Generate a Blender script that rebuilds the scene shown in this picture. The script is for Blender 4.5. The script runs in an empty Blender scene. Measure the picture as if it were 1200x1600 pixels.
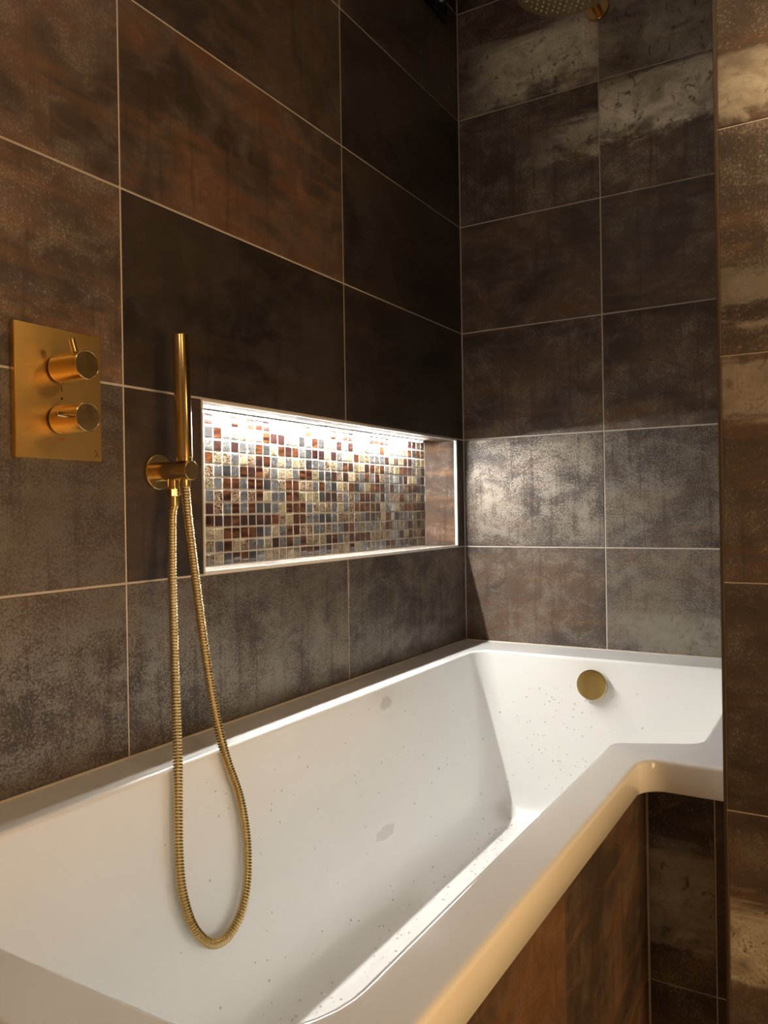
import bpy, bmesh, math, random
from mathutils import Vector, Matrix
from mathutils.bvhtree import BVHTree
random.seed(7)
S = bpy.context.scene
C = S.collection

# ------------------------------------------------------------------ camera
cam = bpy.data.cameras.new('camera'); co = bpy.data.objects.new('camera', cam); C.objects.link(co)
rt = Vector((0.85975644, 0.51046211, -0.01572579)); up = Vector((0.01247822, 0.00978639, 0.99987425)); dr = Vector((-0.51055182, 0.85984456, -0.00204425))
M = Matrix.Identity(4)
for i, v in enumerate((rt, up, -dr)):
    for r in range(3): M[r][i] = v[r]
M.translation = (0.951716, -2.048287, 0.367924)
co.matrix_world = M
cam.sensor_fit = 'VERTICAL'; cam.sensor_height = 36; cam.lens = 36*1242.134/1600
cam.clip_start = .02
S.camera = co

# ------------------------------------------------------------------ world, light, exposure
w = bpy.data.worlds.new('world'); S.world = w; w.use_nodes = True
w.node_tree.nodes['Background'].inputs[0].default_value = (.9, .8, .7, 1); w.node_tree.nodes['Background'].inputs[1].default_value = .02
S.view_settings.view_transform = 'Standard'; S.view_settings.look = 'None'
S.view_settings.gamma = 1; S.view_settings.use_curve_mapping = False
S.view_settings.exposure = 1.06
S.cycles.max_bounces = 10; S.cycles.diffuse_bounces = 5; S.cycles.glossy_bounces = 5
S.cycles.sample_clamp_indirect = 6
LED_W = 240.0
def area(name, loc, size, power, col, rot=(0, 0, 0), size_y=None):
    l = bpy.data.lights.new(name, 'AREA'); l.energy = power; l.color = col; l.size = size
    if size_y: l.shape = 'RECTANGLE'; l.size_y = size_y
    else: l.shape = 'DISK'
    o = bpy.data.objects.new(name, l); C.objects.link(o); o.location = loc; o.rotation_euler = rot
    return o
area('ceiling_lamp', (1.30, -1.75, 1.87), .30, .85, (1, .80, .56))
area('ceiling_lamp', (.60, -2.30, 1.87), .30, .85, (1, .82, .60))
area('vanity_lamp', (1.96, -1.60, .10), 1.0, 7.2, (1, .60, .25), (0, math.radians(90), 0), .6)
area('back_wall_fill', (.45, -1.20, 1.87), .6, .55, (1, .88, .70))  # added fill light that lifts the dim upper back wall, no fitting modelled

# ------------------------------------------------------------------ material helpers
class G:
    def __init__(s, name):
        s.m = bpy.data.materials.new(name); s.m.use_nodes = True; s.t = s.m.node_tree; s.n = s.t.nodes
        s.b = s.n['Principled BSDF']
    def N(s, typ, **kw):
        n = s.n.new(typ)
        for k, v in kw.items(): setattr(n, k, v)
        return n
    def L(s, a, b): s.t.links.new(a, b)
    def setin(s, inp, v):
        if isinstance(v, (int, float)): inp.default_value = v
        elif isinstance(v, (tuple, list)): inp.default_value = tuple(v) if len(v) != 3 or inp.type == 'VECTOR' else (*v, 1)
        else: s.L(v, inp)
    def math(s, op, a, b=0.0, c=0.0, clamp=False):
        n = s.N('ShaderNodeMath', operation=op, use_clamp=clamp)
        for i, v in enumerate((a, b, c)): s.setin(n.inputs[i], v)
        return n.outputs[0]
    def ramp(s, v, lo, hi, a=0.0, b=1.0, smooth=True):
        n = s.N('ShaderNodeMapRange', interpolation_type='SMOOTHSTEP' if smooth else 'LINEAR')
        for i, x in enumerate((v, lo, hi, a, b)): s.setin(n.inputs[i], x)
        return n.outputs[0]
    def mix(s, f, a, b):
        n = s.N('ShaderNodeMix', data_type='RGBA')
        s.setin(n.inputs[0], f); s.setin(n.inputs[6], a); s.setin(n.inputs[7], b)
        return n.outputs[2]
    def noise(s, vec, scale, detail=4, rough=.55, sc=(1, 1, 1), dist=0.0, off=(0, 0, 0)):
        mp = s.N('ShaderNodeMapping'); s.L(vec, mp.inputs[0]); mp.inputs['Scale'].default_value = sc; mp.inputs['Location'].default_value = off
        n = s.N('ShaderNodeTexNoise'); s.L(mp.outputs[0], n.inputs['Vector'])
        n.inputs['Scale'].default_value = scale; n.inputs['Detail'].default_value = detail
        n.inputs['Roughness'].default_value = rough; n.inputs['Distortion'].default_value = dist
        return n.outputs[0]
    def attr(s, name):
        return s.N('ShaderNodeAttribute', attribute_type='OBJECT', attribute_name=name).outputs['Fac']
    def bump(s, h, strength, dist=.001):
        n = s.N('ShaderNodeBump'); n.inputs['Strength'].default_value = strength; n.inputs['Distance'].default_value = dist
        s.L(h, n.inputs['Height']); s.L(n.outputs[0], s.b.inputs['Normal'])
    def out(s, **kw):
        for k, v in kw.items():
            s.setin(s.b.inputs[k.replace('_', ' ')], v)
        return s.m

def plain(name, col, rough=.5, metal=0.0, **kw):
    g = G(name); return g.out(Base_Color=col, Roughness=rough, Metallic=metal, **kw)

def tile_material():
    g = G('oxidised_metal_tile')
    tc = g.N('ShaderNodeTexCoord').outputs['Object']
    seed = g.attr('seed')
    cb = g.N('ShaderNodeCombineXYZ'); g.L(seed, cb.inputs[2]); g.L(g.math('MULTIPLY', seed, 1.7), cb.inputs[0])
    ad = g.N('ShaderNodeVectorMath', operation='ADD'); g.L(tc, ad.inputs[0]); g.L(cb.outputs[0], ad.inputs[1])
    P = ad.outputs[0]
    sep = g.N('ShaderNodeSeparateXYZ'); g.L(tc, sep.inputs[0]); u, v = sep.outputs[0], sep.outputs[1]
    big = g.noise(P, 3.4, 5, .6, (1, 1.5, 1), .4)
    med = g.noise(P, 14, 6, .65, (1, 1.3, 1), .5, (3, 1, 0))
    strk = g.noise(P, 40, 4, .6, (1.5, .10, 1), .15, (7, 0, 0))
    hstrk = g.noise(P, 9, 5, .6, (.35, 3.0, 1), .5, (1, 5, 0))
    fine = g.noise(P, 330, 2, .6, (1, .85, 1), .6, (2, 9, 0))
    fine2 = g.noise(P, 130, 3, .65, (1.1, .8, 1), .5, (5, 2, 0))
    # base browns
    col = g.mix(g.ramp(big, .36, .64), (.040, .027, .022), (.088, .062, .047))
    col = g.mix(g.math('MULTIPLY', g.ramp(med, .42, .72), .6), col, (.125, .098, .082))
    col = g.mix(g.math('MULTIPLY', g.ramp(hstrk, .50, .66), .45), col, (.125, .072, .036))
    rust = g.math('MULTIPLY', g.ramp(g.math('ADD', g.math('MULTIPLY', big, .65), g.math('MULTIPLY', hstrk, .35)), .45, .62), g.attr('rust'))
    col = g.mix(rust, col, g.mix(g.ramp(med, .35, .7), (.110, .052, .026), (.170, .088, .045)))
    col = g.mix(g.math('MULTIPLY', g.ramp(strk, .54, .70), .30), col, (.022, .015, .011))
    # pale worn band, colour brightened to imitate specular sheen (centre bandv, half width bandw, strength bandk)
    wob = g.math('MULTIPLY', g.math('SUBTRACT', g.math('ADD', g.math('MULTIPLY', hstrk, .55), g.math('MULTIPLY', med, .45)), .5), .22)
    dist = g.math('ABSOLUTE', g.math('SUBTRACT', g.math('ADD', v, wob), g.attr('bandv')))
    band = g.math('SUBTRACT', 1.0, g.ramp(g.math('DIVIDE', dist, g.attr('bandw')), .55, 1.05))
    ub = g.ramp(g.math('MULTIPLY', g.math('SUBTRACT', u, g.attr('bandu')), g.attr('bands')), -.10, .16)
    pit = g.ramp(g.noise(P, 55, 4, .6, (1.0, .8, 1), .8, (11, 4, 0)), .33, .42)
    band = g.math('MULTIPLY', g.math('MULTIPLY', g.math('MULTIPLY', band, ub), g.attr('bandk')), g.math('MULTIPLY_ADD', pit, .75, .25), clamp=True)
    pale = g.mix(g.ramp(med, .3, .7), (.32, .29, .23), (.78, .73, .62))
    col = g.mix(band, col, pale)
    # fine metallic speckle, dense in clouds
    dens_ = g.math('ADD', g.math('MULTIPLY', g.math('SUBTRACT', med, .5), .55), g.math('ADD', g.math('MULTIPLY', g.math('SUBTRACT', big, .5), .35), g.math('MULTIPLY', g.math('SUBTRACT', g.attr('metal'), .5), .30)))
    sp = g.math('ADD', g.math('MULTIPLY', fine, .80), g.math('MULTIPLY', fine2, .20))
    sp = g.math('ADD', sp, dens_)
    sp = g.math('SUBTRACT', sp, g.math('MULTIPLY', g.ramp(strk, .50, .70), .08))
    met = g.ramp(sp, .46, .72)
    col = g.mix(g.math('MULTIPLY', met, .80), col, (.315, .290, .250))
    tn = g.N('ShaderNodeVectorMath', operation='SCALE'); g.L(col, tn.inputs[0]); g.L(g.attr('tone'), tn.inputs['Scale']); col = tn.outputs[0]
    rough = g.math('ADD', g.math('MULTIPLY', fine2, .20), g.mix(met, (.36, .36, .36), (.31, .31, .31)))
    rough = g.math('MULTIPLY_ADD', g.attr('dull'), .30, rough); g.setin(g.b.inputs['Specular IOR Level'], g.math('MULTIPLY_ADD', g.attr('dull'), -.42, .5))
    ht = g.math('ADD', g.math('MULTIPLY', fine, .7), g.math('ADD', g.math('MULTIPLY', fine2, .6), g.math('MULTIPLY', band, -.8)))
    g.bump(ht, .30, .0008)
    return g.out(Base_Color=col, Roughness=rough, Metallic=g.math('MULTIPLY', met, .97))
M_TILE = tile_material()

def brass(name, base=(.70, .48, .20), rough=.24, streak=(1, 1, 30)):
    g = G(name); tc = g.N('ShaderNodeTexCoord').outputs['Object']
    n = g.noise(tc, 90, 3, .6, streak)
    n2 = g.noise(tc, 18, 3, .5)
    col = g.mix(n2, tuple(c*.93 for c in base), tuple(min(1, c*1.05) for c in base))
    return g.out(Base_Color=col, Roughness=g.ramp(n, .3, .7, rough*.90, rough*1.12, False), Metallic=1.0)
M_BRASS = brass('brushed_brass', streak=(30, 1, 1)); M_BRASS_V = brass('brushed_brass_upright', rough=.2, streak=(1, 1, 30))
M_PLATE = brass('brushed_brass_plate', (.90, .58, .19), .33, (1, 20, 1))
M_BRASS_P = brass('polished_brass', (.55, .44, .20), .10, (1, 1, 1))
M_BRASS_S = brass('satin_brass', (.60, .48, .28), .45)
M_HOSE = plain('brass_hose_metal', (.62, .47, .23), .22, 1.0)

STAINS = [((.137, -.684, -.2755), (.06, .040, .013)), ((.10, -.618, -.036), (.05, .026, .014))]   # damp smudges on the long wall
def acrylic():
    g = G('white_acrylic'); tc = g.N('ShaderNodeTexCoord').outputs['Object']
    n = g.noise(tc, 6, 4, .6)
    g.b.inputs['Coat Weight'].default_value = .5; g.b.inputs['Coat Roughness'].default_value = .04
    col = g.mix(n, (.84, .84, .825), (.88, .88, .865))
    n5 = g.noise(tc, 40, 3, .6)
    for (c, rad) in STAINS:
        d = g.N('ShaderNodeVectorMath', operation='SUBTRACT'); g.L(tc, d.inputs[0]); d.inputs[1].default_value = c
        e = g.N('ShaderNodeVectorMath', operation='DIVIDE'); g.L(d.outputs[0], e.inputs[0]); e.inputs[1].default_value = rad
        q = g.N('ShaderNodeVectorMath', operation='LENGTH'); g.L(e.outputs[0], q.inputs[0])
        m = g.ramp(g.math('ADD', q.outputs['Value'], g.math('MULTIPLY_ADD', n5, 1.4, -.7)), 1.0, .85)
        col = g.mix(g.math('MULTIPLY', m, .55), col, (.58, .58, .55))
    return g.out(Base_Color=col, Roughness=g.ramp(n, .4, .7, .10, .18))
M_TUB = acrylic()
def grout(name, c):
    g = G(name); tc = g.N('ShaderNodeTexCoord').outputs['Object']
    n = g.noise(tc, 90, 4, .6); g.bump(n, .3, .001)
    return g.out(Base_Color=g.mix(n, tuple(x*.8 for x in c), c), Roughness=.75)
M_GROUT = grout('wall_grout', (.66, .59, .52)); M_GROUT_L = grout('mosaic_grout', (.55, .51, .45))
M_TRIM = plain('pale_trim_metal', (.80, .78, .72), .35, .15)
M_EDGE = plain('bronze_edge_trim', (.10, .07, .045), .35, .6)
M_PLASTER = grout('cream_plaster', (.62, .55, .45)); M_CEIL = grout('white_ceiling_paint', (.75, .72, .68)); M_FLOOR = grout('floor_stone', (.22, .16, .11))
M_BLACK = plain('gloss_black', (.006, .006, .007), .12); M_DARK = plain('engraved_dark', (.03, .02, .01), .6); M_RED = plain('red_mark', (.55, .03, .01), .4)
M_NOZ = plain('pale_nozzle', (.80, .74, .56), .35)
def water():
    g = G('water'); g.b.inputs['Coat Weight'].default_value = 1.0; g.b.inputs['Transmission Weight'].default_value = .35; g.b.inputs['IOR'].default_value = 1.33
    return g.out(Base_Color=(.92, .92, .92), Roughness=0.03)
M_WATER = water()
g = G('led_diffuser'); g.b.inputs['Emission Strength'].default_value = LED_W
M_LED = g.out(Base_Color=(.9, .9, .9), Emission_Color=(1, .985, .93))
M_LEDPAD = plain('led_strip_pad', (.35, .22, .10), .5)

def mosaic_glass(name, top, low, metal, rough):
    g = G(name); ge = g.N('ShaderNodeNewGeometry').outputs['Position']
    n = g.noise(ge, 55, 2, .5, (1, .4, 3)); f = g.noise(ge, 160, 3, .6, (1, 1, 1))
    col = g.mix(g.ramp(n, .35, .65), top, low)
    g.b.inputs['Coat Weight'].default_value = 1.0; g.b.inputs['Coat Roughness'].default_value = .05
    return g.out(Base_Color=col, Roughness=g.ramp(f, .3, .7, rough*.8, rough*1.2), Metallic=metal)
def mosaic_stone(name, a, b, vein, scale, thr):
    g = G(name); ge = g.N('ShaderNodeNewGeometry').outputs['Position']
    n = g.noise(ge, scale, 5, .65, (1, 1, 1), 1.5)
    v = g.math('ABSOLUTE', g.math('SUBTRACT', g.noise(ge, scale*1.3, 3, .6, (1, 1, 1), 2.0, (4, 4, 4)), .5))
    col = g.mix(g.ramp(n, .38, .62), a, b)
    col = g.mix(g.ramp(v, thr, 0.0), col, vein)
    g.b.inputs['Coat Weight'].default_value = .6; g.b.inputs['Coat Roughness'].default_value = .08
    g.bump(n, .6, .002)
    return g.out(Base_Color=col, Roughness=.2)
MOS = [mosaic_glass('amber_brown_glass', (.012, .004, .003), (.070, .026, .010), .0, .12),
       mosaic_glass('silver_grey_glass', (.12, .115, .11), (.20, .195, .19), .7, .25),
       mosaic_stone('beige_marble', (.15, .115, .062), (.07, .048, .022), (.30, .25, .16), 85, .05),
       mosaic_stone('dark_crackle_glass', (.012, .006, .004), (.040, .015, .008), (.36, .27, .16), 95, .045),
       mosaic_glass('plum_brown_glass', (.018, .009, .008), (.035, .016, .012), .1, .12),
       mosaic_stone('olive_brown_marble', (.030, .022, .012), (.055, .040, .020), (.28, .24, .13), 110, .05),
       mosaic_glass('smoke_glass', (.022, .021, .021), (.05, .047, .044), .4, .18)]

# ------------------------------------------------------------------ geometry helpers
def link(name, me, mat=None, parent=None, loc=None, rot=None, **props):
    o = bpy.data.objects.new(name, me); C.objects.link(o)
    if mat is not None and me is not None and not me.materials: me.materials.append(mat)
    if parent is not None: o.parent = parent
    if loc is not None: o.location = loc
    if rot is not None: o.rotation_euler = rot
    for k, v in props.items(): o[k] = v
    return o
def bm_mesh(bm, name, smooth=False, ang=35):
    me = bpy.data.meshes.new(name); bmesh.ops.recalc_face_normals(bm, faces=bm.faces)
    if smooth:
        for f in bm.faces: f.smooth = True
        for e in bm.edges:
            if len(e.link_faces) == 2 and e.calc_face_angle(0) > math.radians(ang): e.smooth = False
    bm.to_mesh(me); bm.free(); return me
def box(bm, x0, x1, y0, y1, z0, z1):
    vs = [bm.verts.new((x, y, z)) for x in (x0, x1) for y in (y0, y1) for z in (z0, z1)]
    for f in ((0, 1, 3, 2), (4, 6, 7, 5), (0, 4, 5, 1), (2, 3, 7, 6), (0, 2, 6, 4), (1, 5, 7, 3)):
        bm.faces.new([vs[i] for i in f])
def boxes(name, L, bevel=0):
    bm = bmesh.new()
    for b in L: box(bm, *b)
    if bevel: bmesh.ops.bevel(bm, geom=bm.edges[:], offset=bevel, segments=2, affect='EDGES', profile=.6)
    return bm_mesh(bm, name, bevel > 0)
_slab = {}
def slab(w, h, t, ch):
    """tile in local coords: x 0..w, y 0..h, front face at z=0, back at z=-t, chamfered front"""
    k = (round(w, 4), round(h, 4), t, ch)
    if k in _slab: return _slab[k]
    v = [(0, 0, -t), (w, 0, -t), (w, h, -t), (0, h, -t), (0, 0, -ch), (w, 0, -ch), (w, h, -ch), (0, h, -ch),
         (ch, ch, 0), (w-ch, ch, 0), (w-ch, h-ch, 0), (ch, h-ch, 0)]
    f = [(3, 2, 1, 0)]
    for a in (0, 4):
        for i in range(4):
            j = (i+1) % 4; f.append((a+i, a+j, a+4+j, a+4+i))
    f.append((8, 9, 10, 11))
    me = bpy.data.meshes.new('tile_mesh'); me.from_pydata(v, [], f); me.materials.append(M_TILE); _slab[k] = me
    return me
def frame(parent, origin, ux, uy):
    uz = Vector(ux).cross(Vector(uy)); m = Matrix.Identity(4)
    for i, a in enumerate((Vector(ux), Vector(uy), uz)):
        for r in range(3): m[r][i] = a[r]
    m.translation = origin; return m
TT = .0016; GW = .0036
def tile(parent, origin, ux, uy, w, h, seed=None, rust=.35, metal=.45, bandv=.15, bandw=.05, bandk=0.0, bandu=0.0, bands=1.0, gap=GW, name='tile', dull=0.0, tone=1.0):
    """origin: joint centre at tile's lower-left; normal = ux x uy"""
    me = slab(w-gap, h-gap, TT, .0007)
    o = bpy.data.objects.new(name, me); C.objects.link(o); o.parent = parent
    o.matrix_world = frame(parent, Vector(origin)+Vector(ux)*gap/2+Vector(uy)*gap/2, ux, uy)
    o['seed'] = float(seed if seed is not None else random.uniform(0, 60))
    for k, v in dict(rust=rust, metal=metal, bandv=bandv, bandw=bandw, bandk=bandk, bandu=bandu, bands=bands, dull=dull, tone=tone).items(): o[k] = float(v)
    return o
def lathe(prof, seg=32, axis='z'):
    """prof: list of (r, h) ; closed ends when r==0"""
    bm = bmesh.new(); rings = []
    for r, h in prof:
        if r < 1e-7: rings.append([bm.verts.new((0, 0, h))])
        else: rings.append([bm.verts.new((r*math.cos(2*math.pi*i/seg), r*math.sin(2*math.pi*i/seg), h)) for i in range(seg)])
    for a, b in zip(rings, rings[1:]):
        for i in range(seg):
            j = (i+1) % seg
            if len(a) == 1 and len(b) == 1: continue
            if len(a) == 1: bm.faces.new((a[0], b[i], b[j]))
            elif len(b) == 1: bm.faces.new((a[i], a[j], b[0]))
            else: bm.faces.new((a[i], a[j], b[j], b[i]))
    if axis == 'x': bmesh.ops.rotate(bm, verts=bm.verts, cent=(0, 0, 0), matrix=Matrix.Rotation(math.radians(90), 3, 'Y'))
    if axis == '-y': bmesh.ops.rotate(bm, verts=bm.verts, cent=(0, 0, 0), matrix=Matrix.Rotation(math.radians(90), 3, 'X'))
    return bm
def cyl(name, r, h, bev=.0008, seg=40, axis='z', smooth=True):
    return bm_mesh(lathe([(0, 0), (r-bev, 0), (r, bev), (r, h-bev), (r-bev, h), (0, h)], seg, axis), name, smooth)
def align(o, a, b):
    a, b = Vector(a), Vector(b); q = (b-a).to_track_quat('Z', 'Y')
    o.matrix_basis = Matrix.Translation(a) @ q.to_matrix().to_4x4()
def catmull(P, n):
    P = [Vector(p) for p in P]; Q = [2*P[0]-P[1]]+P+[2*P[-1]-P[-2]]; out = []
    for i in range(1, len(Q)-2):
        for k in range(n):
            t = k/n; a, b, c, d = Q[i-1:i+3]
            out.append(.5*((2*b)+(c-a)*t+(2*a-5*b+4*c-d)*t*t+(3*b-a-3*c+d)*t**3))
    out.append(Q[-2]); return out
def resample(P, step):
    out = [P[0].copy()]; acc = 0; prev = P[0]
    for q in P[1:]:
        d = (q-prev).length
        while acc+d >= step:
            t = (step-acc)/d; prev = prev.lerp(q, t); out.append(prev.copy()); d = (q-prev).length; acc = 0
        acc += d; prev = q
    return out

# ================================================================== SETTING
Z0 = .263; ZT = 1.90; ZF = -.56
JZ = [0.0]+[Z0+.3*k for k in range(6)]+[ZT]          # joint heights over the bath
def zrows():
    return [(JZ[i], JZ[i+1]) for i in range(len(JZ)-1)]
NY0, NY1, NZ0, NZ1, ND = -1.045, -.047, .266, .559, .100
wl = link('wall_left', boxes('wall_left', [(-.16, -TT, -2.90, NY0, ZF, ZT), (-.16, -TT, NY1, .0, ZF, ZT), (-.16, -TT, NY0, NY1, ZF, NZ0-.001), (-.16, -TT, NY0, NY1, NZ1+.001, ZT)]), M_GROUT, kind='structure')
wb = link('wall_back', boxes('wall_back', [(-.16, 1.60, TT, .14, ZF, ZT)]), M_GROUT, kind='structure')
NX, NYF = .7965, -.920
wr = link('wall_right', boxes('wall_right', [(NX+TT, 1.60, NYF+TT, -.0, ZF, ZT)]), M_GROUT, kind='structure')
link('wall_front', boxes('wall_front', [(-.16, 2.10, -3.0, -2.90, ZF, ZT)]), M_PLASTER, kind='structure')
link('wall_far_right', boxes('wall_far_right', [(2.0, 2.10, -2.90, .14, ZF, ZT)]), M_PLASTER, kind='structure')
link('floor', boxes('floor', [(-.16, 2.10, -3.0, .14, ZF-.1, ZF)]), M_FLOOR, kind='structure')
link('ceiling', boxes('ceiling', [(-.16, 2.10, -3.0, .14, ZT, ZT+.08)]), M_CEIL, kind='structure')

# left wall tiles: face x=0, normal +x ; ux=-y?  (u runs from corner away) -> use ux=(0,1,0), uy=(0,0,1): normal = +x
UX, UZ = (0, 1, 0), (0, 0, 1)
ycols = [(-.601, 0.0), (-1.212, -.601), (-1.823, -1.212), (-2.434, -1.823), (-2.90, -2.434)]
LT = {  # (col,row): params ; rows: 0 cut row over bath, 1 niche row, 2.. up
 (0, 0): dict(seed=3.1, rust=.2, metal=.75), (1, 0): dict(seed=11.4, rust=.15, metal=.85), (2, 0): dict(seed=8.2, rust=.4, metal=.8),
 (2, 1): dict(seed=21.0, rust=.4, metal=.7), (2, 2): dict(seed=5.5, rust=.8, metal=.35, tone=1.5), (2, 3): dict(seed=14.0, rust=.6, metal=.25, tone=1.55),  # raised tone on the last two paints in the lamp's golden glow
 (1, 1): dict(seed=2.3, rust=.3, metal=.15, tone=.6), (0, 1): dict(seed=2.9, rust=.1, metal=.1, tone=.55),
 (1, 2): dict(seed=30.3, rust=.0, metal=.0, tone=.45), (0, 2): dict(seed=33.1, rust=.0, metal=.0, tone=.5),
 (1, 3): dict(seed=41.7, rust=1.0, metal=.05, tone=1.1), (0, 3): dict(seed=45.2, rust=.1, metal=.0, tone=.55),
 (1, 4): dict(seed=48.0, rust=.3, metal=.1, tone=.8), (0, 4): dict(seed=51.0, rust=.1, metal=.05, tone=.5)}
for c, (ya, yb) in enumerate(ycols):
    for r, (za, zb) in enumerate(zrows()):
        kw = LT.get((c, r), dict(rust=random.uniform(.1, .6), metal=random.uniform(.1, .5)))
        if r == 1 and c == 0: tile(wl, (0, NY1, za), UX, UZ, -NY1, zb-za, **kw); continue
        if r == 1 and c == 1: tile(wl, (0, ya, za), UX, UZ, NY0-ya, zb-za, **kw); continue
        tile(wl, (0, ya, za), UX, UZ, yb-ya, zb-za, **kw)
# back wall tiles: face y=0, normal -y : ux=(1,0,0), uy=(0,0,1) -> x cross z = -y
xcols = [(0, .396), (.396, NX)]
BT = {(0, 0): dict(seed=12.2, rust=.75, metal=.45), (1, 0): dict(seed=18.7, rust=.35, metal=.75, bandv=.05, bandw=.07, bandk=.35),
      (0, 1): dict(seed=23.9, rust=.25, metal=.75, dull=.15), (1, 1): dict(seed=27.3, rust=.2, metal=.7),
      (0, 2): dict(seed=36.1, tone=1.3, rust=.5, metal=.35), (1, 2): dict(seed=39.4, tone=1.3, rust=.4, metal=.4),
      (0, 3): dict(seed=42.0, tone=1.3, rust=.45, metal=.2), (1, 3): dict(seed=44.4, tone=1.3, rust=.2, metal=.15),
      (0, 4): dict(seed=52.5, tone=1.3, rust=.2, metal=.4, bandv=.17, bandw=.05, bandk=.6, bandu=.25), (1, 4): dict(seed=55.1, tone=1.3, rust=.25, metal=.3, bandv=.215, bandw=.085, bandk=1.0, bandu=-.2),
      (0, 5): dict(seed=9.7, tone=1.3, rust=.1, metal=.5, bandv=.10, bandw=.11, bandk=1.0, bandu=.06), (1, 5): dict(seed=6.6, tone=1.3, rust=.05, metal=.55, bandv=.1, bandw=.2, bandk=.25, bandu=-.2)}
for c, (xa, xb) in enumerate(xcols):
    for r, (za, zb) in enumerate(zrows()):
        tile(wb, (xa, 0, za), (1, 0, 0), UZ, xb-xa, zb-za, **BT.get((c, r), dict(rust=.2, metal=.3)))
# partition: front face y=NYF normal -y, and its bath side x=NX normal -x
ZN = [ZF, ZF+.2265, -.0345, .2658, .5635, .8620, 1.1605, 1.4590, 1.7575, ZT]
NT = {1: dict(seed=57.0, rust=.2, metal=.3, bandv=.125, bandw=.07, bandk=.65, bandu=-.3), 2: dict(seed=4.4, rust=.15, metal=.35, tone=.8),
      3: dict(seed=31.0, rust=.4, metal=.3, bandv=.26, bandw=.04, bandk=.25, bandu=-.3), 4: dict(seed=13.0, rust=.3, metal=.55, bandv=.08, bandw=.03, bandk=.2, bandu=-.3),
      5: dict(seed=28.0, rust=.3, metal=.4, bandv=.05, bandw=.045, bandk=.4, bandu=-.3), 6: dict(seed=16.0, rust=.4, metal=.4)}
EX = NX+.0045
for i in range(len(ZN)-1):
    for j, (xa, xb) in enumerate(((EX, 1.20), (1.20, 1.60))):
        tile(wr, (xa, NYF, ZN[i]), (1, 0, 0), UZ, xb-xa, ZN[i+1]-ZN[i], gap=.0016, **(NT.get(i, dict(rust=.4)) if j == 0 else dict(rust=.4)))
    if i >= 2:
        for (ya, yb) in ((-.915, -.601), (-.601, -TT)):
            tile(wr, (NX, yb, max(ZN[i], .0)), (0, -1, 0), UZ, yb-ya, ZN[i+1]-max(ZN[i], .0), rust=.3)
link('edge_trim', boxes('edge_trim', [(NX, EX-.0004, NYF-.0008, NYF+.010, ZF, ZT)], .0008), M_EDGE, wr)

# ------------------------------------------------------------------ niche
wn = link('wall_niche', boxes('wall_niche', [(-ND-.02, -ND-.0016, NY0-.001, NY1+.001, NZ0-.001, NZ1+.001)]), M_GROUT_L, kind='structure')
def lin(parent, o, ux, uy, w, h, **k): return tile(parent, o, ux, uy, w, h, gap=.0012, name='lining_tile', dull=1.0, **k)
lin(wn, (-ND, NY1-.002, NZ0), (1, 0, 0), UZ, ND-.006, NZ1-NZ0, seed=19.0, rust=.6, metal=.2, tone=1.0)            # jamb by the corner, normal -y
lin(wn, (-.006, NY0+.002, NZ0), (-1, 0, 0), UZ, ND-.006, NZ1-NZ0, seed=20.0, rust=.5, metal=.5)         # other jamb, normal +y
for ya, yb in ((NY0, -.601), (-.601, NY1)):
    lin(wn, (-ND, ya, NZ0+.0005), (1, 0, 0), (0, 1, 0), ND-.006, yb-ya, rust=.4, metal=.8)          # sill, normal +z
    lin(wn, (-ND, yb, NZ1-.0005), (1, 0, 0), (0, -1, 0), ND-.006, yb-ya, rust=.3, metal=.4)         # head, normal -z
T_ = .0055
nt = link('niche_trim', boxes('niche_trim', [(-.006, .0016, NY0, NY1, NZ0-.0030, NZ0+.0030), (-.006, .0010, NY0, NY1, NZ1-.0010, NZ1+.0020),
     (-.006, .0012, NY1-T_+.002, NY1+.0025, NZ0+.003, NZ1-.001), (-.006, .0012, NY0-.001, NY0+.0015, NZ0+.003, NZ1-.001)], .0006), M_TRIM, wn)
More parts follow.
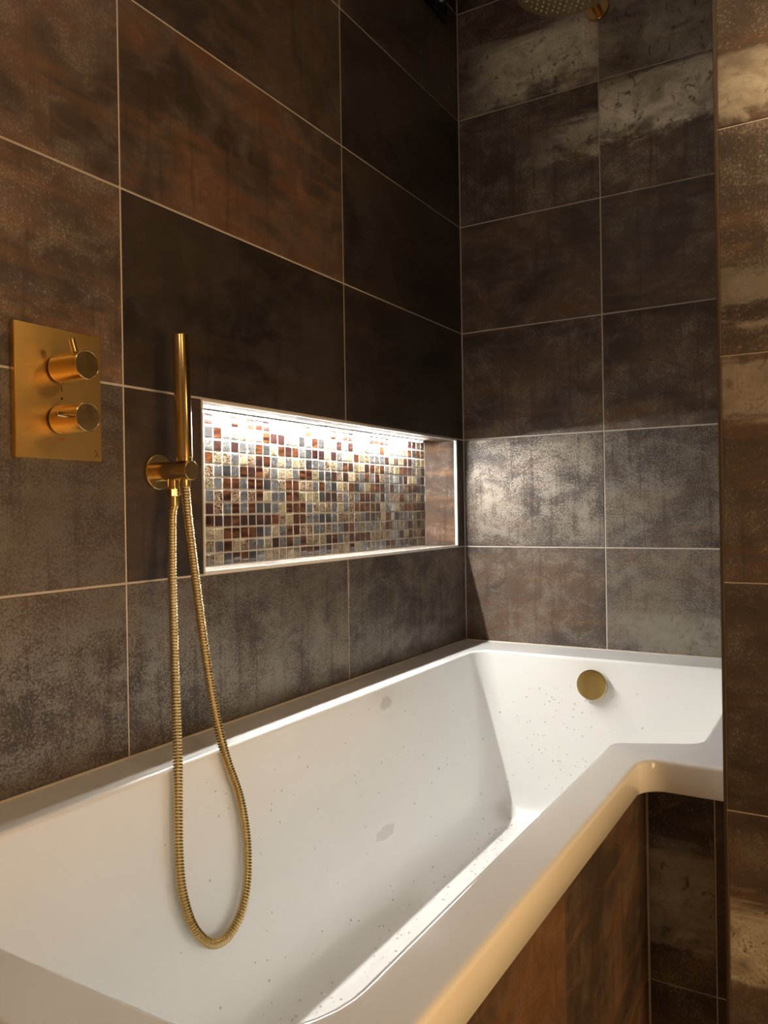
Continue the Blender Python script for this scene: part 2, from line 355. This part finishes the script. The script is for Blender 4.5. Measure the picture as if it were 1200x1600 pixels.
# mosaic
NR, PC = 12, .02465
PR = (NZ1-NZ0-.001)/NR
_mos = {}
def mos_mesh(mi, w, h):
    k = (mi, round(w, 4), round(h, 4))
    if k in _mos: return _mos[k]
    t, c = .0016, .0012
    v = []
    for z, i in ((-t, 0), (-c, 0), (-c*.3, c*.35), (0, c)):
        v += [(i, i, z), (w-i, i, z), (w-i, h-i, z), (i, h-i, z)]
    f = [(3, 2, 1, 0)]
    for a in (0, 4, 8):
        for i in range(4):
            j = (i+1) % 4; f.append((a+i, a+j, a+4+j, a+4+i))
    f.append((12, 13, 14, 15))
    me = bpy.data.meshes.new('mosaic_mesh'); me.from_pydata(v, [], f); me.materials.append(MOS[mi])
    for p in me.polygons: p.use_smooth = False
    _mos[k] = me; return me
NCOL = int((NY1-NY0)/PC); GM = .0032
rest = bmesh.new()
for c in range(NCOL+1):
    yr = NY1-.0015-c*PC                     # counted from the corner jamb
    wd = PC-GM
    if yr-wd < NY0: wd = yr-NY0-.001
    if wd < .004: continue
    for r in range(NR):
        mi = random.choices(range(7), (24, 22, 9, 22, 10, 6, 7))[0]
        zb = NZ0+.001+r*PR
        jx, jz = random.uniform(-.0004, .0004), random.uniform(-.0004, .0004)
        m = frame(None, (-ND+random.uniform(-.0002, .0002), yr-wd+jx, zb+GM/2+jz), (0, 1, 0), (0, 0, 1))
        m = m @ Matrix.Rotation(random.uniform(-.02, .02), 4, 'X') @ Matrix.Rotation(random.uniform(-.02, .02), 4, 'Y')
        me = mos_mesh(mi, wd, PR-GM)
        if 10 <= c < 35:
            o = bpy.data.objects.new('mosaic_tile', me); C.objects.link(o); o.parent = wn; o.matrix_world = m
        else:
            vs = [rest.verts.new(m @ v.co) for v in me.vertices]
            for p in me.polygons:
                f = rest.faces.new([vs[i] for i in p.vertices]); f.material_index = mi
me = bpy.data.meshes.new('mosaic_field'); rest.to_mesh(me); rest.free()
for mm in MOS: me.materials.append(mm)
link('mosaic_field', me, None, wn, kind='stuff')

# ------------------------------------------------------------------ LED strip
def tag(o, label, cat, group=None, kind=None):
    o['label'] = label; o['category'] = cat
    if group: o['group'] = group
    if kind: o['kind'] = kind
    return o
def empty(name, loc, label, cat, group=None):
    o = bpy.data.objects.new(name, None); C.objects.link(o); o.location = loc; o.empty_display_size = .02
    return tag(o, label, cat, group)
def sub(name, me, mat, parent, M_=None, **p):
    o = bpy.data.objects.new(name, me); C.objects.link(o)
    if mat is not None and not me.materials: me.materials.append(mat)
    o.parent = parent; o.matrix_parent_inverse = Matrix.Translation(parent.location).inverted() if parent.type == 'EMPTY' else Matrix.Identity(4)
    if M_ is not None: o.matrix_local = M_ if parent.type != 'EMPTY' else M_
    for k, v in p.items(): o[k] = v
    return o
LX = -.072
led = empty('led_strip', (LX, NY0+.01, NZ1-.002), 'bright white LED strip fixed along the ceiling of the mosaic niche', 'light strip')
sub('strip_base', boxes('strip_base', [(LX-.006, LX+.006, NY0+.004, NY1-.066, NZ1-.0037, NZ1-.0022)]), M_TRIM, led)
segm = boxes('led_segment', [(-.004, .004, .0025, .0437, -.0022, 0)]); padm = boxes('solder_pad', [(-.004, .004, -.002, .002, -.0008, 0)])
for i in range(20):
    y = NY0+.004+i*.0462
    a = sub('led_segment', segm, M_LED, led); a.location = (LX, y, NZ1-.0037)
    a = sub('solder_pad', padm, M_LEDPAD, led); a.location = (LX, y+.0462, NZ1-.0037)

# ================================================================== BATH
def rpoly(corners, seg=10):
    out = []; n = len(corners)
    for i, (x, y, r) in enumerate(corners):
        p = Vector((x, y)); a = Vector(corners[i-1][:2]); b = Vector(corners[(i+1) % n][:2])
        da = (a-p).normalized(); db = (b-p).normalized(); ang = da.angle(db)
        r = max(r, 1e-4); d = r/math.tan(ang/2); s = p+da*d; e = p+db*d
        cen = p+(da+db).normalized()*(r/math.sin(ang/2))
        a0 = math.atan2((s-cen).y, (s-cen).x); a1 = math.atan2((e-cen).y, (e-cen).x)
        dd = (a1-a0+math.pi) % (2*math.pi)-math.pi
        for k in range(seg+1):
            t = a0+dd*k/seg; out.append((cen.x+r*math.cos(t), cen.y+r*math.sin(t)))
        # straight subdivisions to the next corner are added afterwards
    return out
def dens(loop, seg, sub_):
    """insert sub_ points on the straight run after every corner"""
    out = []; n = len(loop); per = seg+1
    for i, p in enumerate(loop):
        out.append(p)
        if i % per == seg:
            q = loop[(i+1) % n]
            for k in range(1, sub_+1):
                t = k/(sub_+1); out.append((p[0]+(q[0]-p[0])*t, p[1]+(q[1]-p[1])*t))
    return out
SEG = 10
IN_T = [(.095, -.134, .05), (.095, -1.632, .10), (.617, -1.632, .10), (.617, -.800, .030), (.741, -.742, .035), (.741, -.134, .05)]
IN_B = [(.158, -.180, .07), (.158, -1.46, .12), (.575, -1.46, .12), (.575, -.74, .05), (.690, -.69, .06), (.690, -.180, .07)]
OUT = [(.0015, -.0015, .002), (.0015, -1.70, .004), (.679, -1.70, .012), (.679, -.856, .036), (.7955, -.856, .002), (.7955, -.0015, .002)]
def inset(cs, d):
    res = []; n = len(cs)
    for i, (x, y, r) in enumerate(cs):
        p = Vector((x, y)); a = Vector(cs[i-1][:2]); b = Vector(cs[(i+1) % n][:2])
        e1 = (p-a).normalized(); e2 = (b-p).normalized()
        n1 = Vector((-e1.y, e1.x)); n2 = Vector((-e2.y, e2.x))     # CCW: left normal is inward
        k = d/(1+n1.dot(n2)); q = p+(n1+n2)*k
        reflex = e1.x*e2.y-e1.y*e2.x < 0
        res.append((q.x, q.y, max(1e-4, r+d if reflex else r-d)))
    return res
loops = []
def L3(cs, z): loops.append([(x, y, z) for x, y in dens(rpoly(cs, SEG), SEG, 5)])
# is OUT ccw? (0,0)->(0,-1.7)->(.68,-1.7)... yes
BO = [inset(OUT, 0.0)]
L3(inset(OUT, .020), -.047); L3(inset(OUT, .003), -.047); L3(OUT, -.043)
R1 = .0065
for k in range(0, 6):
    t = k/5*math.pi/2; L3(inset(OUT, R1*(1-math.cos(t))), -R1+R1*math.sin(t))
L3(inset(OUT, R1+.0012), 0)
R2 = .007
L3(inset(IN_T, -R2-.0012), 0)
for k in range(0, 6):
    t = k/5*math.pi/2; L3(inset(IN_T, -R2+R2*math.sin(t)), -R2*(1-math.cos(t)))
TOPN = len(loops)
DEP = .41
def lerpc(f): return [(a[0]+(b[0]-a[0])*f, a[1]+(b[1]-a[1])*f, a[2]+(b[2]-a[2])*f) for a, b in zip(IN_T, IN_B)]
zw = [-.02, -.06, -.12, -.18, -.24, -.30]
FR = .07
for z in zw: L3(lerpc((-z-.007)/(DEP-.007)), z)
zs = DEP-FR
for k in range(0, 9):
    t = k/8*math.pi/2
    f = (zs-.007)/(DEP-.007)+(1-(zs-.007)/(DEP-.007))*math.sin(t)*1.0
    L3(inset(lerpc(f), FR*(1-math.cos(t))*.9), -zs-FR*math.sin(t))
bm = bmesh.new()
V = [[bm.verts.new(p) for p in lp] for lp in loops]
n = len(V[0])
for a, b in zip(V, V[1:]):
    for i in range(n):
        j = (i+1) % n; bm.faces.new((a[i], a[j], b[j], b[i]))
bm.faces.new(V[-1]); 
tub_me = bm_mesh(bm, 'bathtub', True, 50)
# shell below the floor is not seen; the rim underside is open like a real moulded tub
tub = empty('bathtub', (.40, -.85, ZF), 'glossy white L-shaped shower bath with flat rim below the lit mosaic niche', 'bathtub')
shell = sub('tub_shell', tub_me, M_TUB, tub)
bvh = BVHTree.FromPolygons([v.co.copy() for v in tub_me.vertices], [tuple(p.vertices) for p in tub_me.polygons])
# overflow cover on the back inner wall
hit, nrm, _, _ = bvh.ray_cast(Vector((.401, -.5, -.061)), Vector((0, 1, 0)))
if nrm.y > 0: nrm = -nrm
ov = sub('overflow_cover', bm_mesh(lathe([(0, .004), (.020, .004), (.020, .010), (.0345, .010), (.036, .0115), (.036, .0215), (.0345, .023), (0, .023)], 48), 'overflow_cover', True), M_BRASS_P, tub)
ov2 = sub('overflow_neck', cyl('overflow_neck', .018, .012), M_BRASS_P, tub)
for o in (ov, ov2):
    q = nrm.to_track_quat('Z', 'Y'); o.matrix_basis = Matrix.Translation(hit-nrm*.002) @ q.to_matrix().to_4x4()
ov['label'] = 'round brass overflow cover'
# sealant line against the walls
sub('sealant_bead', boxes('sealant_bead', [(.0002, .004, -1.70, -.004, -.002, .0022), (.0002, .7945, -.004, -.0004, -.002, .0022)], .0008), plain('white_sealant', (.62, .56, .48), .5), tub)

# bath panel, tile clad
PXF, PYF = .674, -.820
bp = link('bath_panel', boxes('bath_panel', [(.62, PXF-TT, -1.69, PYF, ZF, -.046), (.62, NX-.001, PYF+TT, PYF+.05, ZF, -.046)]), M_GROUT)
tag(bp, 'dark brown tiled panel enclosing the L-shaped bath under its white rim', 'bath panel')
PZ = [ZF, -.345, -.046]
for i in range(2):
    for (ya, yb) in ((-1.205, PYF), (-1.69, -1.205)):
        tile(bp, (PXF, ya, PZ[i]), UX, UZ, yb-ya, PZ[i+1]-PZ[i], seed=5+i*7+ya, rust=.95 if ya < -1.3 else .75, metal=.1)
    tile(bp, (PXF+.002, PYF, PZ[i]), (1, 0, 0), UZ, .770-PXF-.002, PZ[i+1]-PZ[i], seed=24.0+i, rust=.3 if i else .8, metal=.5, bandv=.13, bandw=.08, bandk=.5 if i else 0, bandu=-.2, gap=.002)
    tile(bp, (.770, PYF+.0014, PZ[i]), (1, 0, 0), UZ, NX-.770-.001, PZ[i+1]-PZ[i], seed=50, rust=.2, metal=.1, gap=.0008)

# ================================================================== VALVE
vy = -1.3335
va = empty('shower_valve', (0.0, vy, .535), 'rectangular brushed brass valve plate with two round knobs on the tiled wall', 'shower valve')
bm = bmesh.new(); box(bm, .0002, .0095, -1.4005, -1.2625, .4455, .6250); bmesh.ops.bevel(bm, geom=bm.edges[:], offset=.0009, segments=2, affect='EDGES')
sub('face_plate', bm_mesh(bm, 'face_plate', True), M_PLATE, va)
for z, pin in ((.5695, 'up'), (.4995, 'side')):
    sub('collar', cyl('collar', .0185, .004, .0005, axis='x'), M_DARK, va).location = (.0093, vy, z)
    k = sub('knob', bm_mesh(lathe([(0, 0), (.0192, 0), (.0198, .0006), (.0198, .0555), (.0190, .0565), (.0184, .0565), (.0180, .0560), (0, .0560)], 56, 'x'), 'knob', True), M_BRASS, va)
    k.location = (.0130, vy, z)
    if pin == 'up': k['label'] = 'upper knob with lever pin standing up'
    else: k['label'] = 'lower knob with lever pin at its side'
    l = bpy.data.objects.new('lever_pin', cyl('lever_pin', .0037, .020, .0006, 20)); l.data.materials.append(M_BRASS_V); C.objects.link(l); l.parent = k
    d = Vector((.0, -.30, 1)).normalized() if pin == 'up' else Vector((0, -1, .05)).normalized()
    q = d.to_track_quat('Z', 'Y').to_matrix().to_4x4()
    l.matrix_local = Matrix.Translation(Vector((.038, 0, 0))+d*.0165) @ q
mk = bmesh.new(); box(mk, 0, .0004, -.0006, .0006, -.0035, .0035)
sub('dash_mark', bm_mesh(mk, 'dash_mark'), M_DARK, va).location = (.0093, -1.3290, .5426)
sub('dot_mark', cyl('dot_mark', .0018, .0005, .0001, 16, 'x'), M_DARK, va).location = (.0093, -1.3290, .5292)
sub('red_dot', cyl('red_dot', .0018, .0005, .0001, 16, 'x'), M_RED, va).location = (.0093, -1.3290, .4735)
# tiny engraved emblem: a bent stroke with a second leg
def strokes(paths, wd):
    bm = bmesh.new()
    for P in paths:
        for (a, b) in zip(P, P[1:]):
            a, b = Vector(a), Vector(b); d = (b-a).normalized(); nn = Vector((-d.y, d.x))*wd
            q = [a-nn-d*wd*.6, b-nn+d*wd*.6, b+nn+d*wd*.6, a+nn-d*wd*.6]
            f = [bm.verts.new((.0004, p.x, p.y)) for p in q]; g2 = [bm.verts.new((0, p.x, p.y)) for p in q]
            bm.faces.new(f); bm.faces.new(g2[::-1])
            for i in range(4): bm.faces.new((f[i], g2[i], g2[(i+1) % 4], f[(i+1) % 4]))
    return bm
g = G('engraving'); M_ENG = g.out(Base_Color=(.20, .11, .03), Roughness=.5, Metallic=.6)
sub('engraved_emblem', bm_mesh(strokes([[(-.0035, .0045), (-.0005, .0048), (.0015, .001), (.0048, -.0042)], [(.0010, .0012), (.0002, -.0028), (-.0022, -.0040)]], .0005), 'emblem'), M_ENG, va).location = (.0094, -1.2725, .4555)

# ================================================================== HAND SHOWER OUTLET + HANDSET
hy, hz = -1.1485, .4340
br = empty('shower_outlet', (0, hy, hz), 'brushed brass wall outlet and holder carrying the hand shower beside the niche', 'shower outlet')
sub('flange', bm_mesh(lathe([(0, 0), (.0272, 0), (.0278, .0006), (.0278, .0062), (.0270, .0070), (0, .0070)], 48, 'x'), 'flange', True), M_BRASS, br).location = (.0002, hy, hz)
sub('holder_arm', cyl('holder_arm', .0150, .0690, .0007, 48, 'x'), M_BRASS, br).location = (.0068, hy, hz)
o = sub('outlet_collar', bm_mesh(lathe([(0, 0), (.0105, 0), (.0105, .003), (.0088, .004), (.0088, .016), (0, .016)], 32), 'outlet_collar', True), M_BRASS_V, br); o.location = (.036, hy, hz-.0285)
# hex nut
bm = lathe([(0, 0), (.0085, 0), (.0108, .0015), (.0108, .0120), (.0085, .0135), (0, .0135)], 6)
o = sub('hex_nut', bm_mesh(bm, 'hex_nut'), M_BRASS_P, br); o.location = (.036, hy, hz-.0400)

hs = empty('hand_shower', (.0600, hy, hz), 'slim brass stick hand shower standing upright, with a long looped metal hose', 'hand shower')
A = Vector((.0603, hy, .4480)); B = Vector((.0565, hy, .6440))
o = sub('handset', bm_mesh(lathe([(0, 0), (.0110, 0), (.0118, .0008), (.0118, .0060), (.0127, .0066), (.0127, .1948), (.0121, .1958), (0, .1958)], 48), 'handset', True), M_BRASS_V, hs); align(o, A, B)
o = sub('handset_tail', bm_mesh(lathe([(0, 0), (.0080, 0), (.0086, .001), (.0086, .020), (0, .020)], 32), 'handset_tail', True), M_BRASS_V, hs); o.location = (.0606, hy, hz-.0260)
o = sub('hose_nut', bm_mesh(lathe([(0, 0), (.0076, 0), (.0080, .001), (.0080, .0150), (0, .0155)], 32), 'hose_nut', True), M_BRASS_V, hs); o.location = (.0362, hy, hz-.0545)
HP = [(.0362, -1.1485, .3805), (.0394, -1.1560, .3607), (.0552, -1.1731, .2731), (.0722, -1.1879, .1790), (.0886, -1.2022, .0881), (.1023, -1.2138, .0178), (.1126, -1.2253, -.0507), (.1220, -1.2347, -.1094), (.1302, -1.2378, -.1606), (.1377, -1.2291, -.2077), (.1440, -1.2120, -.2390),
      (.1471, -1.1910, -.2545), (.1457, -1.1607, -.2575), (.1425, -1.1281, -.2377), (.1364, -1.1067, -.1992), (.1270, -1.0958, -.1407), (.1167, -1.0989, -.0765), (.1058, -1.1174, -.0079), (.0962, -1.1309, .0734), (.0850, -1.1392, .1726), (.0738, -1.1433, .2713), (.0649, -1.1460, .3503), (.0610, hy, .4090)]
PT = resample(catmull(HP, 16), .0009)
bm = bmesh.new(); rings = []; segs = 14
prof = [.0058, .0071, .0075, .0072, .0061]           # one interlocked coil every 4.5 mm
refn = Vector((1, 0, 0))
for i, p in enumerate(PT):
    t = (PT[min(i+1, len(PT)-1)]-PT[max(i-1, 0)]).normalized()
    refn = (refn-t*refn.dot(t)).normalized(); bi = t.cross(refn); r = prof[i % 5]
    rings.append([bm.verts.new(p+(refn*math.cos(2*math.pi*k/segs)+bi*math.sin(2*math.pi*k/segs))*r) for k in range(segs)])
for a, b in zip(rings, rings[1:]):
    for k in range(segs):
        j = (k+1) % segs; bm.faces.new((a[k], a[j], b[j], b[k]))
bm.faces.new(rings[0]); bm.faces.new(rings[-1])
sub('hose', bm_mesh(bm, 'hose', True, 34), M_HOSE, hs)

# ================================================================== RAIN HEAD
rh = empty('rain_shower_head', (.397, 0, 1.646), 'round brass overhead rain shower on an arm from the back wall', 'shower head')
sub('wall_flange', bm_mesh(lathe([(0, 0), (.0295, 0), (.0302, .0008), (.0302, .0080), (.0295, .0088), (0, .0088)], 48, '-y'), 'wall_flange', True), M_BRASS, rh).location = (.397, -.0003, 1.646)
sub('grub_screw', cyl('grub_screw', .004, .006, .0005, 16), M_BRASS_P, rh).location = (.3965, -.006, 1.6125)
arm = resample(catmull([(.397, -.004, 1.646), (.397, -.10, 1.646), (.3965, -.20, 1.646), (.3962, -.240, 1.644), (.396, -.257, 1.630), (.396, -.261, 1.605), (.396, -.261, 1.580)], 10), .006)
bm = bmesh.new(); rings = []; refn = Vector((1, 0, 0))
for i, p in enumerate(arm):
    t = (arm[min(i+1, len(arm)-1)]-arm[max(i-1, 0)]).normalized(); refn = (refn-t*refn.dot(t)).normalized(); bi = t.cross(refn)
    rings.append([bm.verts.new(p+(refn*math.cos(2*math.pi*k/24)+bi*math.sin(2*math.pi*k/24))*.0115) for k in range(24)])
for a, b in zip(rings, rings[1:]):
    for k in range(24):
        j = (k+1) % 24; bm.faces.new((a[k], a[j], b[j], b[k]))
bm.faces.new(rings[0]); bm.faces.new(rings[-1])
sub('arm', bm_mesh(bm, 'arm', True), M_BRASS, rh)
sub('ball_joint', bm_mesh(lathe([(0, 0), (.016, 0), (.018, .002), (.018, .014), (.013, .020), (0, .020)], 32), 'ball_joint', True), M_BRASS, rh).location = (.396, -.261, 1.568)
sub('head_disc', bm_mesh(lathe([(0, 0), (.1130, 0), (.1150, .0018), (.1150, .0055), (.1130, .0075), (0, .0090)], 72), 'head_disc', True), M_BRASS_S, rh).location = (.396, -.261, 1.560)
bm = bmesh.new()
for i in range(-7, 8):
    for j in range(-8, 9):
        x = (i+(.5 if j % 2 else 0))*.0155; y = j*.0135
        if x*x+y*y < .101**2:
            a = [bm.verts.new((x+.0026*math.cos(k*math.pi/4), y+.0026*math.sin(k*math.pi/4), .0)) for k in range(8)]
            b = [bm.verts.new((x+.0017*math.cos(k*math.pi/4), y+.0017*math.sin(k*math.pi/4), -.0042)) for k in range(8)]
            for k in range(8): bm.faces.new((a[k], a[(k+1) % 8], b[(k+1) % 8], b[k]))
            bm.faces.new(b)
sub('nozzle_field', bm_mesh(bm, 'nozzle_field'), M_NOZ, rh, kind='stuff').location = (.396, -.261, 1.5602)

# ================================================================== BLACK FITTING high on the left wall
bf = empty('wall_fitting', (0, -.15, 1.722), 'small glossy black fitting high on the left wall near the corner', 'wall fitting')
sub('fitting_body', bm_mesh(lathe([(0, 0), (.022, 0), (.022, .006), (.019, .010), (.019, .034), (.015, .040), (0, .042)], 32, 'x'), 'fitting_body', True), M_BLACK, bf).location = (.0003, -.150, 1.722)
sub('fitting_plate', boxes('fitting_plate', [(.0003, .006, -.205, -.075, 1.695, 1.765)], .001), M_BLACK, bf)

# ================================================================== WALL LAMP (beyond the frame, on the partition's end face)
LPX, LPY, LPZ = .985, NYF, .90
lp = empty('wall_lamp', (LPX, LPY, LPZ), 'small brass wall lamp with a warm glowing globe on the partition end', 'lamp')
sub('lamp_plate', bm_mesh(lathe([(0, 0), (.045, 0), (.046, .002), (.046, .010), (0, .012)], 32, '-y'), 'lamp_plate', True), M_BRASS, lp).location = (LPX, LPY-.0003, LPZ)
sub('lamp_stem', cyl('lamp_stem', .008, .060, axis='-y'), M_BRASS, lp).location = (LPX, LPY-.010, LPZ)
g = G('lamp_glass'); g.b.inputs['Emission Strength'].default_value = 15.0
M_GLOBE = g.out(Base_Color=(.9, .9, .9), Emission_Color=(1, .70, .38))
bm = bmesh.new(); bmesh.ops.create_uvsphere(bm, u_segments=24, v_segments=14, radius=.042)
sub('lamp_globe', bm_mesh(bm, 'lamp_globe', True), M_GLOBE, lp).location = (LPX, LPY-.112, LPZ)

# ================================================================== WATER DROPS
bm = bmesh.new()
def drop(p, nn, r):
    nn = nn.normalized(); q = nn.to_track_quat('Z', 'Y').to_matrix()
    rr = [[0, .75], [.55, .62], [.9, .28], [1.0, 0]]
    top = bm.verts.new(p+q@Vector((0, 0, .75*r))); prev = None; ringsd = []
    for a, h in rr[1:]:
        ringsd.append([bm.verts.new(p+q@Vector((a*r*math.cos(k*math.pi/4), a*r*math.sin(k*math.pi/4), h*r-.00005))) for k in range(8)])
    for k in range(8): bm.faces.new((top, ringsd[0][k], ringsd[0][(k+1) % 8]))
    for a, b in zip(ringsd, ringsd[1:]):
        for k in range(8): bm.faces.new((a[k], b[k], b[(k+1) % 8], a[(k+1) % 8]))
    bm.faces.new(ringsd[-1][::-1])
def cast(o, d):
    h, nn, _, _ = bvh.ray_cast(Vector(o), Vector(d).normalized())
    if h is None: return None
    if nn.dot(Vector(d)) > 0: nn = -nn
    return h, nn
rnd = random.Random(3)
for i in range(110):                                     # back wall below the overflow
    h = cast((rnd.gauss(.33, .09), -.6, rnd.uniform(-.33, -.07)), (0, 1, 0))
    if h: drop(h[0], h[1], rnd.uniform(.0009, .0026))
for i in range(80):                                     # long wall
    h = cast((.4, rnd.uniform(-1.25, -.25), rnd.uniform(-.36, -.02)), (-1, 0, 0))
    if h: drop(h[0], h[1], rnd.uniform(.0007, .0019))
for i in range(150):                                     # fold and floor
    h = cast((rnd.gauss(.21, .03), rnd.uniform(-1.3, -.2), -.1), (0, 0, -1))
    if h: drop(h[0], h[1], rnd.uniform(.0010, .0028))
wd = link('water_droplets', bm_mesh(bm, 'water_droplets', True), M_WATER)
tag(wd, 'scattered clear water droplets on the inside of the white bath', 'water droplets', kind='stuff')
